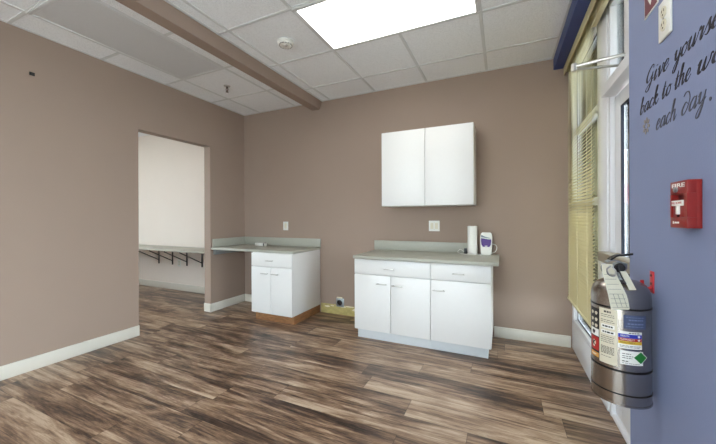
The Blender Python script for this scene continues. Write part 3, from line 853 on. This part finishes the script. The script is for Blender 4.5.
def wrap_text(body, size, a_c, z_c, matr, parent, fit_deg=None, bold=0, lift=.0008):
    me = text_mesh(body, size, bold)
    w_ = max(v.co.x for v in me.vertices)-min(v.co.x for v in me.vertices)
    s = (math.radians(fit_deg)*ER/w_) if fit_deg else 1
    b = MB().mesh(me)
    for v in b.bm.verts:
        a = math.radians(a_c)+v.co.x*s/ER; r = ER+lift+(.0002 if v.co.z > 0 else 0)
        v.co = Vector((EX+r*math.cos(a), EY+r*math.sin(a), z_c+v.co.y))
    return b.build('lettering', matr, parent, smooth=False)
def lines(rows, parent, matr, lift=.0008):
    """rows of print: (start, end, z, height)"""
    for a0, a1, z, hh in rows:
        pass
    b = MB(); r = ER+lift
    for a0, a1, z, hh in rows:
        a = a0
        while a < a1:
            wl = min(random.uniform(2.5, 7), a1-a)
            pts = [Vector((EX+r*math.cos(math.radians(q)), EY+r*math.sin(math.radians(q)), 0)) for q in (a, a+wl/2, a+wl)]
            b.strip([p+Vector((0, 0, z-hh/2)) for p in pts], [p+Vector((0, 0, z+hh/2)) for p in pts], lambda p: Vector((p.x-EX, p.y-EY, 0)).normalized()*.0002)
            a += wl+1.2
    return b.build('print', matr, parent)
# dark instruction label with pictograms
lb = patch('label', -178, -148, .738, .901, M['lblack']); lb['label'] = 'black and red pictogram label'
patch('label_panel', -177, -148.6, .809, .833, M['lwhite'], lb, .0008)
patch('label_panel', -177, -148.6, .762, .806, M['lred'], lb, .0008)
patch('label_panel', -177, -148.6, .740, .755, M['lorange'], lb, .0008)
def spot(a, z, w_, h_, m=None, parent=None):
    r = ER+.0009; pts = []
    for k in range(10):
        q = 2*PI*k/10; aa = math.radians(a+w_*math.cos(q)*(1+.25*math.sin(3*q))); pts.append(Vector((EX+r*math.cos(aa), EY+r*math.sin(aa), z+h_*math.sin(q))))
    MB().prism(pts, Vector((math.cos(math.radians(a)), math.sin(math.radians(a)), 0))*.0006).build('pictogram', m or M['lcream'], parent or lb)
for z in (.885, .863, .843):
    for a in (-169, -156): spot(a, z, 4.2, .006)
spot(-163, .783, 6, .012); spot(-163, .747, 8, .003)
wrap_text('K', .024, -163, .783, M['lblack'], lb, bold=.0008, lift=.0016)
spot(-164, .821, 5, .007, M['lblack'])
# cream text label
lb = patch('label', -147, -110.2, .732, .909, M['lcream']); lb['label'] = 'tall cream instruction label'
lines([(-136, -122, .899, .006), (-143, -116, .889, .0016), (-143, -115, .883, .0016), (-143, -118, .872, .0016), (-143, -115, .866, .0014)], lb, M['text'])
patch('label_panel', -142, -115, .846, .858, M['lwhite'], lb, .0007)
patch('label_panel', -142, -114, .828, .839, M['lwhite'], lb, .0007)
lines([(-139, -118, .852, .005), (-139, -116, .8335, .005)], lb, M['lblack'], .0011)
lines([(-143, -116, .819-.006*k, .0016) for k in range(4)]+[(-143, -116, .786-.0042*k, .0022) for k in range(6)]+[(-143, -122, .755, .0014)], lb, M['text'])
# faded blue sticker
lb = patch('label', -99, -55, .857, .899, M['lfaded']); lb['label'] = 'faded blue sticker'
lines([(-95, -60, .892, .002), (-90, -62, .884, .004), (-92, -60, .872, .004), (-95, -60, .864, .002)], lb, M['lfaded2'])
# hazard label
lb = patch('label', -109, -64.5, .794, .8475, M['lwhite']); lb['label'] = 'white hazard label with blue, red and yellow bars'
lines([(-90, -68, .8435, .003)], lb, M['text'])
for (z0_, z1_, mm, tx) in ((.8275, .8395, M['lblue'], 'HEALTH'), (.818, .8272, M['lred'], 'FLAMMABILITY'), (.8085, .8177, M['lyellow'], 'REACTIVITY')):
    patch('label_panel', -108.6, -65, z0_, z1_, mm, lb, .0008)
    wrap_text(tx, .009 if tx == 'HEALTH' else .0075, -97 if tx == 'HEALTH' else -92, (z0_+z1_)/2, M['lwhite'] if tx != 'REACTIVITY' else M['text'], lb, 15 if tx == 'HEALTH' else 26, lift=.0012)
spot(-71, .8335, 2.5, .0035, M['lwhite']); spot(-71, .8228, 2.5, .003, M['lwhite'])
lines([(-106, -68, .803, .0016), (-106, -70, .799, .0014)], lb, M['text'])
# white label with green diamond
lb = patch('label', -105.5, -62, .7445, .7875, M['lwhite']); lb['label'] = 'white label with a green diamond'
lines([(-102, -86, .778, .0022), (-102, -82, .771, .002), (-102, -84, .765, .002), (-102, -90, .755, .003), (-102, -70, .749, .0014)], lb, M['text'])
def diamond(k, lift, m, nm):
    r = ER+lift; c_ = -67.5; n = 12; A, B = [], []
    for j in range(n+1):
        q = -1+2*j/n; hh = (1-abs(q))*.0205*k+.00005
        a = math.radians(c_+q*15.5*k)
        p = Vector((EX+r*math.cos(a), EY+r*math.sin(a), .7692))
        A.append(p-Vector((0, 0, hh))); B.append(p+Vector((0, 0, hh)))
    return MB().strip(A, B, lambda p: Vector((p.x-EX, p.y-EY, 0)).normalized()*.0003).build(nm, m, lb)
diamond(1.0, .0008, M['lwhite'], 'diamond_border'); diamond(.88, .0013, M['lgreen'], 'diamond')
# valve, handles
b = MB().lathe([(.001, .997), (.026, .997), (.026, 1.006), (.017, 1.01), (.015, 1.03), (.019, 1.033), (.019, 1.05), (.012, 1.054), (.001, 1.054)], (EX, EY, 0), 28)
b.cyl((EX, EY, 1.035), (EX-.042, EY-.01, 1.032), .009, seg=14).cyl((EX-.042, EY-.01, 1.032), (EX-.05, EY-.012, 1.032), .012, seg=14)
b.cyl((EX, EY, 1.04), (EX-.012, EY-.035, 1.04), .011, seg=14)
b.build('valve', M['steel'], t)
b = MB().lathe([(.013, 0), (.015, -.006), (.012, -.010), (.001, -.010)], (EX-.012, EY-.036, 1.04), 22, axis='y')
b.build('gauge', M['iron'], t)
# carrying handle (bent steel strap) and black squeeze lever
def strap(pts, w0, w1, thick, across):
    P = catmull([Vector(p) for p in pts], 5); ac = Vector(across).normalized(); b = MB()
    A = [p+ac*(w0+(w1-w0)*i/(len(P)-1))/2 for i, p in enumerate(P)]; B = [p-ac*(w0+(w1-w0)*i/(len(P)-1))/2 for i, p in enumerate(P)]
    return b.strip(A, B, lambda p: Vector((0, 0, -thick)))
strap([(EX-.002, EY-.012, 1.056), (EX-.014, EY-.016, 1.062), (EX-.030, EY-.022, 1.064), (EX-.044, EY-.027, 1.058)], .018, .022, .003, (.2, -1, 0)).build('carry_handle', M['steel'], t)
strap([(EX-.034, EY-.020, 1.066), (EX-.014, EY-.016, 1.080), (EX+.006, EY-.013, 1.082), (EX+.030, EY-.010, 1.086)], .026, .010, .006, (.1, -1, 0)).build('squeeze_lever', M['black'], t)
MB().tube([(EX-.038, EY-.050, 1.045), (EX-.050, EY-.062, 1.036), (EX-.046, EY-.064, 1.020), (EX-.032, EY-.062, 1.016), (EX-.026, EY-.056, 1.030), (EX-.034, EY-.050, 1.044)], .0024, 8, 5).build('pull_pin', M['chrome'], t)
MB().tube([(EX-.02, EY-.05, 1.05), (EX-.015, EY-.064, 1.02), (EX-.005, EY-.074, .995)], .0018, 8, 5).build('seal_wire', M['iron'], t)
# paper tags: curved cards draped over the shoulder
def card(name, pts, w0, w1, across):
    return strap(pts, w0, w1, .0008, across).build(name, M['tag'], t)
ac = (.93, .37, 0)
c1 = card('service_tag', [(EX-.043, EY-.034, 1.050), (EX-.042, EY-.058, 1.02), (EX-.036, EY-.081, .985), (EX-.027, EY-.0875, .950), (EX-.018, EY-.0865, .917)], .034, .066, ac)
c2 = card('service_tag', [(EX-.004, EY-.045, 1.030), (EX+.003, EY-.058, 1.008), (EX+.012, EY-.072, .978)], .018, .022, ac)
b = MB()
P = catmull([Vector(p) for p in [(EX-.043, EY-.0352, 1.050), (EX-.042, EY-.0592, 1.02), (EX-.036, EY-.0822, .985), (EX-.027, EY-.0887, .950), (EX-.018, EY-.0877, .917)]], 5)
av = Vector(ac).normalized()
for i in range(5, 20, 2):
    p = P[i]; w_ = .014+.014*i/20
    b.tube([p-av*w_, p, p+av*w_*.8], .0004, 4, 0)
for k in (-.012, .002, .016): b.tube([P[13]+av*k, P[16]+av*k, P[19]+av*k], .0004, 4, 0)
b.build('print', M['text'], c1)

t = thing('wall_bracket', 'red metal hook bracket on the blue wall holding the extinguisher', 'bracket', (XW, 1.338, .99))
b = MB().box(XW-.004, XW, 1.325, 1.351, .955, 1.026, .0015)
b.build('back_plate', M['hookred'], t)
MB().tube([(XW-.002, 1.338, .972), (XW-.018, 1.338, .966), (XW-.026, 1.338, .976), (XW-.028, 1.338, .995)], .005, 10, 5).build('hook', M['hookred'], t)
for z in (1.012, .985): MB().cyl((XW-.004, 1.338, z), (XW-.0055, 1.338, z), .004, seg=10).build('screw', M['hole'], t)

# ------------------------------------------------------------------ light
wd = bpy.data.worlds.new('world'); S.world = wd; wd.use_nodes = True
bg = wd.node_tree.nodes['Background']
bg.inputs[0].default_value = (.86, .93, 1.0, 1); bg.inputs[1].default_value = 9.0
sn = bpy.data.lights.new('sun', 'SUN'); sn.energy = 11; sn.angle = .009; sn.color = (1, .96, .9)
so = bpy.data.objects.new('sun', sn); COL.objects.link(so)
so.rotation_euler = (math.radians(32), 0, math.radians(-12))
S.view_settings.view_transform = 'Standard'
S.view_settings.look = 'None'
S.view_settings.exposure = 0.2
S.view_settings.gamma = 1
S.view_settings.use_curve_mapping = False
